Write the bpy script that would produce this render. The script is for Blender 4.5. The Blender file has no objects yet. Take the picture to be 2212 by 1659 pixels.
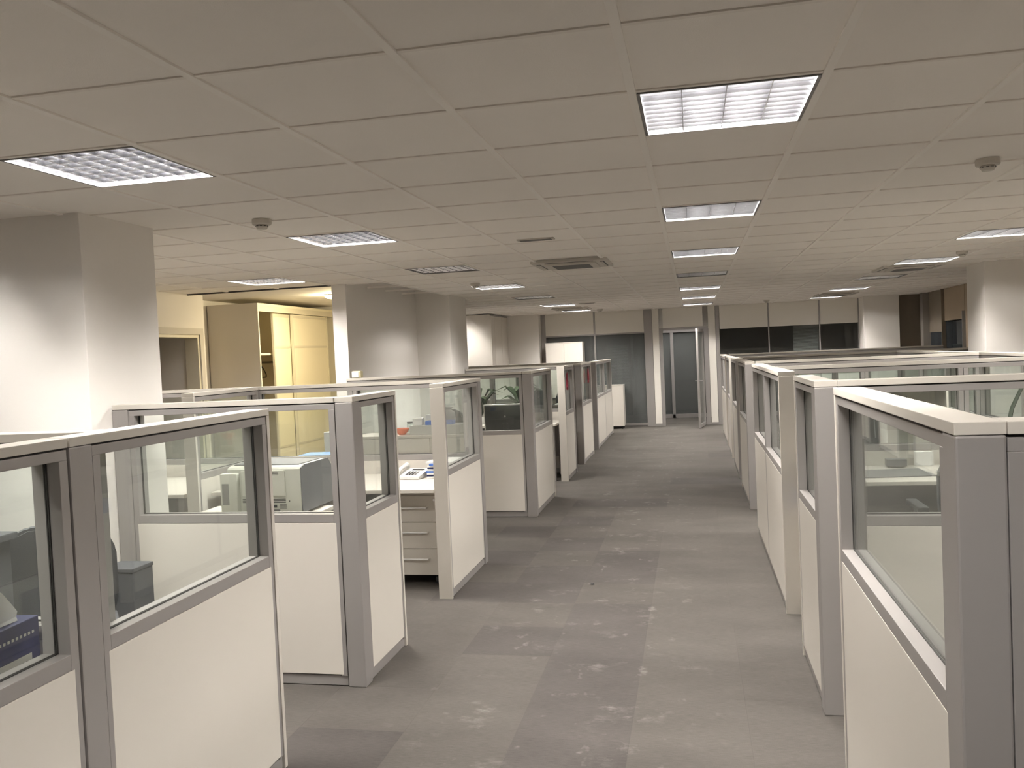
import bpy, bmesh, math, random
from mathutils import Vector, Matrix
random.seed(7)
S = bpy.context.scene
COL = S.collection
PI = math.pi
# ------------------------------------------------------------------ camera, world, exposure
CAMZ, CZ = 1.658, 2.483
cd = bpy.data.cameras.new('camera'); cam = bpy.data.objects.new('camera', cd); COL.objects.link(cam)
_r = Vector((0.97804909, 0.20349299, -0.04483953)); _u = Vector((0.03693772, 0.04246609, 0.99841486)); _f = Vector((-0.20507458, 0.97815502, -0.03401735))
M4 = Matrix((_r, _u, -_f)).transposed().to_4x4(); M4.translation = Vector((0, 0, CAMZ)); cam.matrix_world = M4
cd.sensor_width = 36; cd.sensor_fit = 'HORIZONTAL'; cd.lens = 1869.8 / 2212 * 36; cd.clip_start = .05; cd.clip_end = 100
S.camera = cam
S.view_settings.view_transform = 'Standard'; S.view_settings.look = 'None'; S.view_settings.gamma = 1
S.view_settings.use_curve_mapping = False
S.view_settings.exposure = 0.0
W = bpy.data.worlds.new('world'); S.world = W; W.use_nodes = True
W.node_tree.nodes['Background'].inputs[0].default_value = (.9, .95, 1, 1); W.node_tree.nodes['Background'].inputs[1].default_value = .02
S.cycles.transparent_max_bounces = 40; S.cycles.max_bounces = 9; S.cycles.diffuse_bounces = 6; S.cycles.use_adaptive_sampling = True; S.cycles.adaptive_threshold = .02; S.cycles.glossy_bounces = 4
S.cycles.use_denoising = True; S.cycles.caustics_reflective = True; S.cycles.caustics_refractive = False
S.cycles.sample_clamp_indirect = 4
PANEL_L = 90          # radiance of the diffusing back of a lit luminaire
TUBE_L = 320.0
LAMPCOL = (1.0, .94, .87)
LIGHTS = []; EXTRA = []
# ------------------------------------------------------------------ materials
MATS = {}
def mat(name, col, rough=.5, metal=0., emit=None, estr=0., noise=None, bump=None, spec=.5, rand=0.):
    if name in MATS: return MATS[name]
    m = bpy.data.materials.new(name); m.use_nodes = True; nt = m.node_tree; b = nt.nodes['Principled BSDF']
    b.inputs['Base Color'].default_value = (*col, 1); b.inputs['Roughness'].default_value = rough
    b.inputs['Metallic'].default_value = metal; b.inputs['Specular IOR Level'].default_value = spec
    if emit: b.inputs['Emission Color'].default_value = (*emit, 1); b.inputs['Emission Strength'].default_value = estr
    if noise or bump:
        geo = nt.nodes.new('ShaderNodeNewGeometry')
    if noise:
        sc, amt = noise
        n = nt.nodes.new('ShaderNodeTexNoise'); n.inputs['Scale'].default_value = sc; n.inputs['Detail'].default_value = 4
        nt.links.new(geo.outputs['Position'], n.inputs['Vector'])
        mr = nt.nodes.new('ShaderNodeMapRange'); mr.inputs['To Min'].default_value = 1 - amt; mr.inputs['To Max'].default_value = 1 + amt
        nt.links.new(n.outputs['Fac'], mr.inputs['Value'])
        vm = nt.nodes.new('ShaderNodeVectorMath'); vm.operation = 'SCALE'; vm.inputs[0].default_value = col
        nt.links.new(mr.outputs[0], vm.inputs['Scale'])
        out = vm.outputs[0]
        if rand:
            oi = nt.nodes.new('ShaderNodeObjectInfo'); m2 = nt.nodes.new('ShaderNodeMapRange')
            m2.inputs['To Min'].default_value = 1 - rand; m2.inputs['To Max'].default_value = 1 + rand
            nt.links.new(oi.outputs['Random'], m2.inputs['Value'])
            v2 = nt.nodes.new('ShaderNodeVectorMath'); v2.operation = 'SCALE'; nt.links.new(out, v2.inputs[0]); nt.links.new(m2.outputs[0], v2.inputs['Scale']); out = v2.outputs[0]
        nt.links.new(out, b.inputs['Base Color'])
    if bump:
        sc, st = bump
        n = nt.nodes.new('ShaderNodeTexNoise'); n.inputs['Scale'].default_value = sc; n.inputs['Detail'].default_value = 3
        nt.links.new(geo.outputs['Position'], n.inputs['Vector'])
        bp = nt.nodes.new('ShaderNodeBump'); bp.inputs['Strength'].default_value = st; bp.inputs['Distance'].default_value = .002
        nt.links.new(n.outputs['Fac'], bp.inputs['Height']); nt.links.new(bp.outputs[0], b.inputs['Normal'])
    MATS[name] = m; return m
WHITE = mat('white laminate', (.65, .61, .55), .38, noise=(3, .015))
CAPM = mat('white cap laminate', (.56, .525, .47), .6, spec=.25, noise=(3, .015))
PAINT = mat('white wall paint', (.78, .745, .70), .85, noise=(1.3, .02), bump=(220, .12))
TILE = mat('ceiling tile', (.95, .905, .85), .95, noise=(7, .012), bump=(420, .35), rand=.012)
BAR = mat('ceiling grid paint', (.96, .92, .865), .6, noise=(5, .01))
TEE = mat('ceiling tee paint', (.88, .83, .77), .65, noise=(5, .01))
ALU = mat('satin aluminium', (.345, .325, .312), .42, .35, noise=(2.5, .03))
ALUD = mat('darker aluminium', (.27, .26, .25), .45, .3, noise=(2.5, .03))
GASK = mat('black gasket', (.03, .028, .026), .6, noise=(9, .1))
DARK = mat('dark void lining', (.05, .048, .046), .8, noise=(4, .1))
CHARC = mat('charcoal fabric', (.055, .057, .062), .9, noise=(60, .12), bump=(300, .4))
BLACK = mat('black plastic', (.025, .026, .028), .45, noise=(8, .05))
GREYP = mat('grey plastic', (.18, .175, .17), .5, noise=(8, .05))
PRBODY = mat('printer beige plastic', (.62, .62, .55), .5, noise=(8, .02))
PRDARK = mat('printer grey plastic', (.17, .17, .175), .55, noise=(12, .08))
BLUE = mat('blue card', (.05, .13, .42), .5, noise=(8, .05))
NAVY = mat('navy card', (.02, .024, .10), .5, noise=(8, .05))
LBLUE = mat('light blue plastic', (.16, .33, .66), .5, noise=(8, .04))
ORANGE = mat('orange bowl plastic', (.75, .22, .12), .4, noise=(8, .04))
RED = mat('red ribbon', (.30, .04, .06), .6, noise=(8, .08))
GREEN = mat('leaf green', (.024, .042, .018), .55, noise=(20, .2))
CREAM = mat('cream door laminate', (.80, .74, .58), .45, noise=(3, .015))
CREAMF = mat('cream frame laminate', (.66, .61, .49), .5, noise=(3, .015))
BROWN = mat('brown veneer', (.20, .165, .125), .6, noise=(6, .06))
TAN = mat('tan veneer', (.38, .30, .21), .6, noise=(6, .05))
PAPER = mat('paper', (.78, .77, .74), .8, noise=(20, .03))
PAPERG = mat('grey box card', (.50, .49, .46), .7, noise=(20, .04))
SILVER = mat('brushed silver', (.82, .81, .79), .38, .45, noise=(5, .01))
SLATM = mat('pale silver slat', (.62, .62, .60), .45, .2, noise=(5, .01))
CHROME = mat('chrome', (.8, .8, .8), .18, 1., noise=(5, .01))
CREAMP = mat('ivory plastic', (.72, .66, .42), .5, noise=(8, .03))
CORAL = mat('coral cloth', (.75, .30, .20), .8, noise=(15, .06))
REFL = mat('luminaire reflector', (.82, .83, .85), .28, .9, noise=(6, .02))
LOUV = mat('louvre blade', (.72, .73, .78), .2, 1., noise=(6, .02))
TUBE = mat('lit lamp tube', (.9, .9, .9), .3, emit=(1.0, .965, .92), estr=TUBE_L)
TUBEOFF = mat('unlit lamp tube', (.7, .7, .68), .3, noise=(5, .02))
OFFREFL = mat('unlit reflector', (.25, .235, .215), .4, .6, noise=(6, .03))  # reflector copy with the switched-off shade put into its darker colour
def glassmat(name, tint=(.90, .955, .93), refl=1.0, haze=.0, hazecol=(.3, .32, .33)):
    m = bpy.data.materials.new(name); m.use_nodes = True; nt = m.node_tree; nt.nodes.clear()
    o = nt.nodes.new('ShaderNodeOutputMaterial'); t = nt.nodes.new('ShaderNodeBsdfTransparent'); g = nt.nodes.new('ShaderNodeBsdfGlossy')
    t.inputs[0].default_value = (*tint, 1); g.inputs['Roughness'].default_value = .015; g.inputs[0].default_value = (.95, .97, .96, 1)
    lw = nt.nodes.new('ShaderNodeLayerWeight'); lw.inputs['Blend'].default_value = .5      # Schlick on the facing ratio, alike on both faces of a pane
    pw = nt.nodes.new('ShaderNodeMath'); pw.operation = 'POWER'; pw.inputs[1].default_value = 5; nt.links.new(lw.outputs['Facing'], pw.inputs[0])
    ma = nt.nodes.new('ShaderNodeMath'); ma.operation = 'MULTIPLY_ADD'; ma.inputs[1].default_value = .95; ma.inputs[2].default_value = .04; nt.links.new(pw.outputs[0], ma.inputs[0])
    mu = nt.nodes.new('ShaderNodeMath'); mu.operation = 'MULTIPLY'; mu.inputs[1].default_value = refl; nt.links.new(ma.outputs[0], mu.inputs[0])
    mx = nt.nodes.new('ShaderNodeMixShader'); nt.links.new(mu.outputs[0], mx.inputs[0]); nt.links.new(t.outputs[0], mx.inputs[1]); nt.links.new(g.outputs[0], mx.inputs[2])
    last = mx
    if haze:
        geo = nt.nodes.new('ShaderNodeNewGeometry'); n = nt.nodes.new('ShaderNodeTexNoise'); n.inputs['Scale'].default_value = 1.2
        nt.links.new(geo.outputs['Position'], n.inputs['Vector'])
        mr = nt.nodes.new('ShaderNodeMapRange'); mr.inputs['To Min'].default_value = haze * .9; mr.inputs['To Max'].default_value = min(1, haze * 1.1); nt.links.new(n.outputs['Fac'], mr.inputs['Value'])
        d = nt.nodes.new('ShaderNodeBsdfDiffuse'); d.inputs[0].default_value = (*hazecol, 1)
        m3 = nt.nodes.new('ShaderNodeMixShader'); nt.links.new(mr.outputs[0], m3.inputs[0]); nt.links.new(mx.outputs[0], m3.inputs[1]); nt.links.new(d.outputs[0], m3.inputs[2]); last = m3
    nt.links.new(last.outputs[0], o.inputs[0]); MATS[name] = m; return m
GLASS = glassmat('clear partition glass', (.965, .985, .975), 1.0, haze=.018, hazecol=(.6, .62, .6))
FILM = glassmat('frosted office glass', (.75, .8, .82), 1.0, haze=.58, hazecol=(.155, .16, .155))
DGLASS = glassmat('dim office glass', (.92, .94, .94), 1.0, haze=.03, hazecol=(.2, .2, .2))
JARG = glassmat('jar glass', (.9, .95, .93), 1.0, haze=.15, hazecol=(.6, .62, .6))

def carpet_mat():
    m = bpy.data.materials.new('grey carpet'); m.use_nodes = True; nt = m.node_tree; b = nt.nodes['Principled BSDF']
    N = nt.nodes.new; L = nt.links.new
    b.inputs['Roughness'].default_value = .95; b.inputs['Specular IOR Level'].default_value = .2
    geo = N('ShaderNodeNewGeometry')
    def noise(scale, vec, det=4, rough=.55):
        mp = N('ShaderNodeMapping'); mp.inputs['Scale'].default_value = vec; L(geo.outputs['Position'], mp.inputs['Vector'])
        n = N('ShaderNodeTexNoise'); n.inputs['Scale'].default_value = scale; n.inputs['Detail'].default_value = det; n.inputs['Roughness'].default_value = rough
        L(mp.outputs[0], n.inputs['Vector']); return n.outputs['Fac']
    def mrange(v, a, b_, c, d):
        r = N('ShaderNodeMapRange'); r.inputs['From Min'].default_value = a; r.inputs['From Max'].default_value = b_; r.inputs['To Min'].default_value = c; r.inputs['To Max'].default_value = d; L(v, r.inputs['Value']); return r.outputs[0]
    def mul(a, b_):
        x = N('ShaderNodeMath'); x.operation = 'MULTIPLY'; L(a, x.inputs[0]); L(b_, x.inputs[1]); return x.outputs[0]
    streak = mrange(noise(10, (2.2, 30, 1), 5, .7), .3, .7, .78, 1.22)
    blotch = mrange(noise(1.6, (.8, 1.6, 1)), .3, .7, .86, 1.14)
    pile = mrange(noise(240, (1, 1, 1), 2), .3, .7, .93, 1.07)
    oi = N('ShaderNodeObjectInfo'); rnd = mrange(oi.outputs['Random'], 0, 1, .965, 1.035)
    v = mul(mul(mul(streak, blotch), pile), rnd)
    # dusty scuffs trodden along the aisle
    big = mrange(noise(2.3, (1.5, 1.5, 1), 2, .5), .54, .70, 0, 1)
    sm = mrange(noise(6.5, (1.3, 1.7, 1), 4, .7), .50, .66, 0, 1)
    br = mrange(noise(16, (1, 3.0, 1), 5, .8), .38, .66, .15, 1)
    ad = N('ShaderNodeMath'); ad.operation = 'MAXIMUM'; L(mul(big, sm), ad.inputs[0]); L(mrange(noise(4.6, (1.6, 1.2, 1), 3, .6), .64, .72, 0, .9), ad.inputs[1])
    spot = ad.outputs[0]
    # along the aisle only
    sx = N('ShaderNodeSeparateXYZ'); L(geo.outputs['Position'], sx.inputs[0])
    xa = N('ShaderNodeMath'); xa.operation = 'ADD'; L(sx.outputs[0], xa.inputs[0]); xa.inputs[1].default_value = .66
    xb = N('ShaderNodeMath'); xb.operation = 'ABSOLUTE'; L(xa.outputs[0], xb.inputs[0])
    lane = mrange(xb.outputs[0], .35, .85, 1, .0)
    dust = mul(mul(spot, br), lane)
    sc = N('ShaderNodeVectorMath'); sc.operation = 'SCALE'; sc.inputs[0].default_value = (.078, .0705, .063); L(v, sc.inputs['Scale'])
    mx = N('ShaderNodeMix'); mx.data_type = 'RGBA'; L(sc.outputs[0], mx.inputs[6]); mx.inputs[7].default_value = (.30, .28, .255, 1)
    dm = N('ShaderNodeMath'); dm.operation = 'MULTIPLY'; dm.inputs[1].default_value = .5; L(dust, dm.inputs[0]); L(dm.outputs[0], mx.inputs[0])
    L(mx.outputs[2], b.inputs['Base Color'])
    bp = N('ShaderNodeBump'); bp.inputs['Strength'].default_value = .3; bp.inputs['Distance'].default_value = .002; L(pile, bp.inputs['Height']); L(bp.outputs[0], b.inputs['Normal'])
    MATS['grey carpet'] = m; return m
CARPET = carpet_mat()
def carpet_dark():
    m = CARPET.copy(); m.name = 'darker grey carpet'
    for n in m.node_tree.nodes:
        if n.type == 'VECT_MATH' and n.operation == 'SCALE': n.inputs[0].default_value = (.067, .060, .0555)
    return m
CARPETD = carpet_dark()
# ------------------------------------------------------------------ mesh builder
class MB:
    def __init__(s): s.bm = bmesh.new()
    def box(s, x0, x1, y0, y1, z0, z1, bev=0., rot=None, about=None):
        b = bmesh.new(); vs = [b.verts.new((x, y, z)) for x in (x0, x1) for y in (y0, y1) for z in (z0, z1)]
        for q in ((0, 1, 3, 2), (4, 6, 7, 5), (0, 4, 5, 1), (2, 3, 7, 6), (0, 2, 6, 4), (1, 5, 7, 3)): b.faces.new([vs[i] for i in q])
        if bev: bmesh.ops.bevel(b, geom=b.edges[:], offset=bev, segments=2, affect='EDGES', profile=.6)
        if rot is not None: bmesh.ops.rotate(b, cent=about or ((x0 + x1) / 2, (y0 + y1) / 2, (z0 + z1) / 2), matrix=rot, verts=b.verts)
        s._add(b); return s
    def _add(s, b):
        me = bpy.data.meshes.new('t'); b.to_mesh(me); b.free(); s.bm.from_mesh(me); bpy.data.meshes.remove(me)
    def tube(s, pts, r, seg=10, cap=True, flat=1.):
        pts = [Vector(p) for p in pts]; rings = []; n = len(pts)
        rr = r if isinstance(r, (list, tuple)) else [r] * n
        for i, p in enumerate(pts):
            d = (pts[min(i + 1, n - 1)] - pts[max(i - 1, 0)]).normalized()
            a = Vector((0, 0, 1)) if abs(d.z) < .9 else Vector((1, 0, 0))
            u = d.cross(a).normalized(); v = d.cross(u)
            rings.append([s.bm.verts.new(p + (u * math.cos(2 * PI * k / seg) + v * math.sin(2 * PI * k / seg) * flat) * rr[i]) for k in range(seg)])
        for a, b in zip(rings, rings[1:]):
            for k in range(seg): s.bm.faces.new((a[k], a[(k + 1) % seg], b[(k + 1) % seg], b[k])).smooth = True
        if cap: s.bm.faces.new(rings[0][::-1]); s.bm.faces.new(rings[-1])
        return s
    def lathe(s, prof, c=(0, 0, 0), seg=24):
        rings = []
        for r, z in prof:
            if r < 1e-5: rings.append([s.bm.verts.new((c[0], c[1], c[2] + z))])
            else: rings.append([s.bm.verts.new((c[0] + r * math.cos(2 * PI * k / seg), c[1] + r * math.sin(2 * PI * k / seg), c[2] + z)) for k in range(seg)])
        for a, b in zip(rings, rings[1:]):
            for k in range(seg):
                k2 = (k + 1) % seg
                if len(a) == 1 and len(b) == 1: continue
                if len(a) == 1: s.bm.faces.new((a[0], b[k2], b[k])).smooth = True
                elif len(b) == 1: s.bm.faces.new((a[k], a[k2], b[0])).smooth = True
                else: s.bm.faces.new((a[k], a[k2], b[k2], b[k])).smooth = True
        return s
    def prism(s, poly, axis, a0, a1):        # poly of 2-D points, extruded along axis ('x','y','z')
        def P(u, v, w):
            return {'x': (w, u, v), 'y': (u, w, v), 'z': (u, v, w)}[axis]
        A = [s.bm.verts.new(P(u, v, a0)) for u, v in poly]; B = [s.bm.verts.new(P(u, v, a1)) for u, v in poly]
        s.bm.faces.new(A); s.bm.faces.new(B[::-1]); n = len(poly)
        for i in range(n): s.bm.faces.new((A[i], A[(i + 1) % n], B[(i + 1) % n], B[i]))
        return s
    def mesh(s, name, m, smooth=True):
        bmesh.ops.recalc_face_normals(s.bm, faces=s.bm.faces[:])
        if smooth:
            for e in s.bm.edges:
                if len(e.link_faces) == 2 and e.calc_face_angle(0) > .55: e.smooth = False
        me = bpy.data.meshes.new(name); s.bm.to_mesh(me); s.bm.free()
        for x in (m if isinstance(m, list) else [m]): me.materials.append(x)
        return me
def obj(name, mb, m, parent=None, loc=None):
    me = mb.mesh(name, m) if isinstance(mb, MB) else mb
    o = bpy.data.objects.new(name, me); COL.objects.link(o)
    if parent is not None: o.parent = parent
    if loc: o.location = loc
    return o
def box(name, m, parent, *a, **k): return obj(name, MB().box(*a, **k), m, parent)
def tag(o, label=None, cat=None, group=None, kind=None):
    if label: o['label'] = label
    if cat: o['category'] = cat
    if group: o['group'] = group
    if kind: o['kind'] = kind
    return o
def thing(name, label, cat, loc=(0, 0, 0), rz=0, group=None):
    o = bpy.data.objects.new(name, None); COL.objects.link(o); o.location = loc; o.rotation_euler = (0, 0, rz); o.empty_display_size = .1
    return tag(o, label, cat, group)
def struct(name, mb, m, parent=None):
    o = obj(name, mb, m, parent)
    if parent is None: o['kind'] = 'structure'
    return o
def dup(root, loc=None, rz=None, label=None, group=None):
    r = root.copy(); COL.objects.link(r)
    if loc: r.location = loc
    if rz is not None: r.rotation_euler = (0, 0, rz)
    if label: r['label'] = label
    if group: r['group'] = group
    for ch in list(root.children):
        c = ch.copy(); COL.objects.link(c); c.parent = r
        for g in list(ch.children):
            d = g.copy(); COL.objects.link(d); d.parent = c
    return r
def proj(x, y, z):
    d = Vector((x, y, z - CAMZ)); w = d.dot(_f)
    if w < .05: return None
    return 1106 + 1869.8 * d.dot(_r) / w, 829.5 - 1869.8 * d.dot(_u) / w
# ------------------------------------------------------------------ structure: floor with carpet tiles
YF = 18.6; XL = -5.45; XR = 4.45; YB = -3.0
floor = struct('floor', MB().box(-7, 5, YB - .2, 23.4, -.15, -.006), CARPETD)
TX0, TY0, TS = -.82, -.39, .5
cme = MB().box(.0002, TS - .0002, .0002, TS - .0002, -.006, 0, 0).mesh('carpet_tile', CARPET, False)
cmd = MB().box(.0002, TS - .0002, .0002, TS - .0002, -.006, 0, 0).mesh('carpet_tile', CARPETD, False)
cells = []
for i in range(-13, 12):
    for j in range(-6, 48):
        x, y = TX0 + i * TS, TY0 + j * TS
        if x < -7 or x + TS > 5 or y + TS > 23.4: continue
        p = proj(x + TS / 2, y + TS / 2, 0)
        vis = p is not None and -150 < p[0] < 2362 and -100 < p[1] < 1900 and (-1.9 < x + .25 < .8)
        cells.append((0 if vis else 1, abs(y) + abs(x), i, j, x, y))
cells.sort()
darkc = {(0, 8), (0, 9), (0, 10), (0, 11), (0, 7), (-1, 10), (-1, 12), (-1, 13), (-1, 17), (0, 19), (1, 22), (2, 22), (2, 27), (-2, 7), (-2, 12), (-1, 15), (-2, 16), (0, 13), (0, 14), (-3, 9), (-2, 14), (-1, 19)}
rest = MB()
for k, (v, d, i, j, x, y) in enumerate(cells):
    if k < 300 and not v: obj('carpet_tile', cmd if (i, j) in darkc else cme, None, floor, (x, y, 0))
    elif x > -6.6: rest.box(x + .0002, x + TS - .0002, y + .0002, y + TS - .0002, -.006, 0)
tag(obj('carpet_tiles', rest.mesh('carpet_tiles', CARPET, False), None, floor), kind='stuff')
# ------------------------------------------------------------------ ceiling: slab, tiles, grid
ceiling = struct('ceiling', MB().box(-6.4, 5, YB - .2, 23.4, 2.60, 2.72), PAINT)
GX, GY, SX, SY = -.1602, 2.2505, .6, .5922
LIT = {(0, 1), (0, 5), (0, 9), (0, 17), (0, 21), (0, 25), (-4, 1), (-4, 5), (-4, 13), (-4, 21), (-4, 25), (-7, 9), (4, 9), (4, 5), (4, 13), (4, 21), (4, 25), (0, -3), (-4, -3), (-8, 23), (-7, 1), (-8, 5), (4, 1)}
UNLIT = {(0, 13), (-4, 9), (-4, 17), (4, 17)}
FIX = LIT | UNLIT
def ac_hole(i, j): return (i, j) in {(-2, 9), (-4, 23), (4, 14), (4, 23)}
tme = MB().box(.014, SX - .014, .010, SY - .010, CZ + .004, CZ + .02, 0).mesh('ceiling_tile', TILE, False)
cand = []
for i in range(-10, 8):
    for j in range(-9, 28):
        if (i, j) in FIX or ac_hole(i, j): continue
        x, y = GX + i * SX, GY + j * SY
        if x + .3 < XL - .1 or x + .3 > XR: continue
        if y > 8.6 and y < 12.0 and x < -3.75: continue
        p = proj(x + .3, y + .3, CZ); vis = p and -250 < p[0] < 2462 and -250 < p[1] < 900 and y > 0
        cand.append((0 if vis else 1, abs(y) + abs(x) * .6, i, j, x, y))
cand.sort(); rest = MB()
for k, (v, d, i, j, x, y) in enumerate(cand):
    full = y + SY <= YF + .02 and x > XL - .3 and x + SX < XR + .01
    if k < 300 and not v and full: obj('ceiling_tile', tme, None, ceiling, (x, y, 0))
    else: rest.box(max(x, XL) + .014, min(x + SX, XR) - .014, y + .01, min(y + SY, YF) - .01, CZ + .004, CZ + .02)
tag(obj('ceiling_tiles', rest.mesh('ceiling_tiles', TILE, False), None, ceiling), kind='stuff')
for i in range(-8, 9):
    x = GX + i * SX
    if x > XR: continue
    y1 = YF
    if x < -3.76: y1 = 8.70
    obj('grid_runner', MB().box(x - .014, x + .014, YB, y1, CZ - .004, CZ + .022, .002), BAR, ceiling)
    if x < -3.76: obj('grid_runner', MB().box(x - .014, x + .014, 12.0, YF, CZ - .004, CZ + .022, .002), BAR, ceiling)
for j in range(-8, 28):
    y = GY + j * SY
    xl = -3.75 if 8.6 < y < 12.0 else XL
    obj('cross_tee', MB().box(xl, XR, y - .009, y + .009, CZ - .0005, CZ + .018), TEE, ceiling)
obj('edge_trim', MB().box(XL, -3.75, 8.685, 8.70, CZ - .012, CZ + .02), DARK, ceiling)
# ------------------------------------------------------------------ walls
struct('wall_left', MB().box(XL - .15, XL, YB, 7.92, 0, 2.6).box(XL - .15, XL, 8.88, 9.0, 0, 2.6).box(XL - .15, XL, 7.92, 8.88, 2.04, 2.6)
       .box(-5.98, -5.84, 9.0, 12.1, 0, 2.6).box(-5.98, XL - .15, 8.88, 9.0, 0, 2.6).box(-5.84, -3.75, 12.1, 12.2, 0, 2.6).box(XL - .15, XL, 12.2, YF, 0, 2.6), PAINT)
struct('ceiling_alcove', MB().box(-5.84, -3.74, 8.71, 12.1, CZ + .006, CZ + .05), PAINT)
struct('wall_front', MB().box(-6, XR + .2, YB - .15, YB, 0, 2.6), PAINT)
struct('wall_right', MB().box(XR, XR + .15, YB, 14.9, 0, 2.6).box(XR, XR + .15, 14.9, YF, 0, .9), PAINT)
struct('column_left', MB().box(-3.95, -3.055, 3.93, 4.556, 0, 2.6, .004), PAINT)
struct('wall_partition', MB().box(-3.75, -3.59, 8.70, 11.09, 0, 2.6, .004).box(-3.75, -3.13, 11.09, 11.96, 0, 2.6, .004), PAINT)
struct('column_right', MB().box(3.32, 4.2, 10.91, 11.57, 0, 2.6, .004), PAINT)
struct('column_far_right', MB().box(3.32, 3.97, 18.08, 18.62, 0, 2.6, .004), PAINT)
struct('column_far_left', MB().box(-3.93, -3.20, 18.3, 18.72, 0, 2.6, .004), PAINT)
struct('wall_rear_left', MB().box(XL, -3.93, 18.45, 18.6, 0, 2.6), PAINT)
# left doorway
d1 = struct('door_1', MB().box(XL, XL + .015, 8.88, 8.95, 0, 2.11).box(XL, XL + .015, 7.85, 7.92, 0, 2.11).box(XL, XL + .015, 7.92, 8.88, 2.04, 2.11), CAPM)
obj('door_lining', MB().box(XL - .16, XL, 8.845, 8.88, 0, 2.04).box(XL - .16, XL, 7.92, 7.955, 0, 2.04).box(XL - .16, XL, 7.955, 8.845, 2.005, 2.04), CREAMF, d1)
struct('wall_corridor', MB().box(-6.9, -6.8, 6.6, 9.6, 0, 2.6).box(-6.9, XL - .15, 9.02, 9.1, 0, 2.6).box(-6.9, XL - .15, 6.5, 6.6, 0, 2.6), BROWN)
cur = MB(); pts = []
for k in range(60): pts.append((-6.3 + .04 * math.sin(k * .9), 7.4 + k * .022))
poly = pts + [(p[0] - .01, p[1]) for p in pts[::-1]]
for a, b in zip(pts, pts[1:]): cur.prism([a, b, (b[0] - .012, b[1]), (a[0] - .012, a[1])], 'z', .05, 2.3)
tag(obj('curtain', cur, TAN), 'brown curtain hanging behind the doorway at left', 'curtain')
# ------------------------------------------------------------------ far wall (office front)
wb = struct('wall_back', MB().box(XL, -3.93, 18.6, 18.7, 0, 2.6).box(-3.3, 3.4, YF, YF + .1, CZ + .02, 2.6).box(.56, 3.32, YF + .02, YF + .08, 0, 1.0), PAINT)
def fp(name, m, x0, x1, z0, z1, y0=YF, y1=YF + .05, bev=.003): return box(name, m, wb, x0, x1, y0, y1, z0, z1, bev=bev)
UB, UT = 1.995, CZ + .02
FRONTM = mat('office front laminate', (.80, .765, .70), .5, noise=(3, .015))
for a, b in ((-3.20, -2.06), (-2.02, -.99)): fp('top_panel', FRONTM, a, b, UB + .02, UT)
for a, b in ((.575, 1.545), (1.575, 2.545), (2.575, 3.30)): fp('top_panel', FRONTM, a, b, UB, UT)
fp('top_panel', FRONTM, -.59, .235, 2.075, UT)
fp('side_panel', FRONTM, -.81, -.675, .05, UT); fp('side_panel', FRONTM, .345, .49, .05, UT)
for a, b in ((-3.2, -3.1), (-2.058, -2.022), (-.985, -.815), (.495, .57), (1.548, 1.572), (2.548, 2.572), (3.30, 3.325)):
    fp('mullion', ALU, a, b, 0, UT, YF - .008, YF + .07)
for a, b in ((-3.10, -2.058), (-2.022, -.985)):
    fp('glazing_frame', ALU, a, b, .03, .075); fp('glazing_frame', ALU, a, b, UB - .01, UB + .02)
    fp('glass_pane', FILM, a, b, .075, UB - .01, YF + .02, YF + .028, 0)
for a, b in ((.57, 1.548), (1.572, 2.548), (2.572, 3.30)):
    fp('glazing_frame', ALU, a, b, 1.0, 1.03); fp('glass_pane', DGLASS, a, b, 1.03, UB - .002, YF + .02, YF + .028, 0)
fp('base_rail', ALU, -.985, -.675, 0, .05); fp('base_rail', ALU, .33, .57, 0, .05)
d2 = struct('door_2', MB().box(-.672, -.60, YF - .01, YF + .08, 0, 2.07, .004).box(.245, .335, YF - .01, YF + .08, 0, 2.07, .004).box(-.60, .245, YF - .01, YF + .08, 2.02, 2.07, .004), ALU)
dl = thing('glass_door', 'open glazed door leaf in aluminium frame at far end of aisle', 'door', (.235, 18.56, 0), math.radians(-98.5))
Lf = .82
obj('door_frame', MB().box(0, .07, -.04, 0, .012, 2.01, .003).box(Lf - .07, Lf, -.04, 0, .012, 2.01, .003).box(.07, Lf - .07, -.04, 0, .012, .08, .003).box(.07, Lf - .07, -.04, 0, 1.95, 2.01, .003), ALU, dl)
box('glass_pane', DGLASS, dl, .07, Lf - .07, -.024, -.016, .08, 1.95)
for s in (-1, 1):
    obj('door_handle', MB().tube([(Lf - .035, -.02, .96), (Lf - .035, -.02 + s * .06, .96), (Lf - .13, -.02 + s * .06, .96)], .009), CHROME, dl)
# the dark offices behind
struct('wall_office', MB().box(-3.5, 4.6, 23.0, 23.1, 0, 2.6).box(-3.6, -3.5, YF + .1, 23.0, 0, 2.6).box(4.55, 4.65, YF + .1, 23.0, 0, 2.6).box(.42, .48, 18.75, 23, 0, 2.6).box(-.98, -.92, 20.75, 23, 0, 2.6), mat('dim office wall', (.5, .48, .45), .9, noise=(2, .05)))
gw = struct('wall_inner', MB().box(-3.5, .42, 20.62, 20.70, 2.06, 2.6), WHITE)
for a, b in ((-2.4, -2.34), (-1.42, -1.36), (-.50, -.43), (.36, .42)):
    obj('mullion', MB().box(a, b, 20.60, 20.68, 0, 2.06, .003), ALU, gw)
obj('header_rail', MB().box(-3.5, .42, 20.59, 20.68, 2.0, 2.06, .003), ALU, gw); obj('base_rail', MB().box(-3.5, .42, 20.60, 20.68, 0, .09, .003), ALU, gw)
obj('glass_pane', MB().box(-3.5, .36, 20.63, 20.638, .09, 2.0), FILM, gw)
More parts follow.
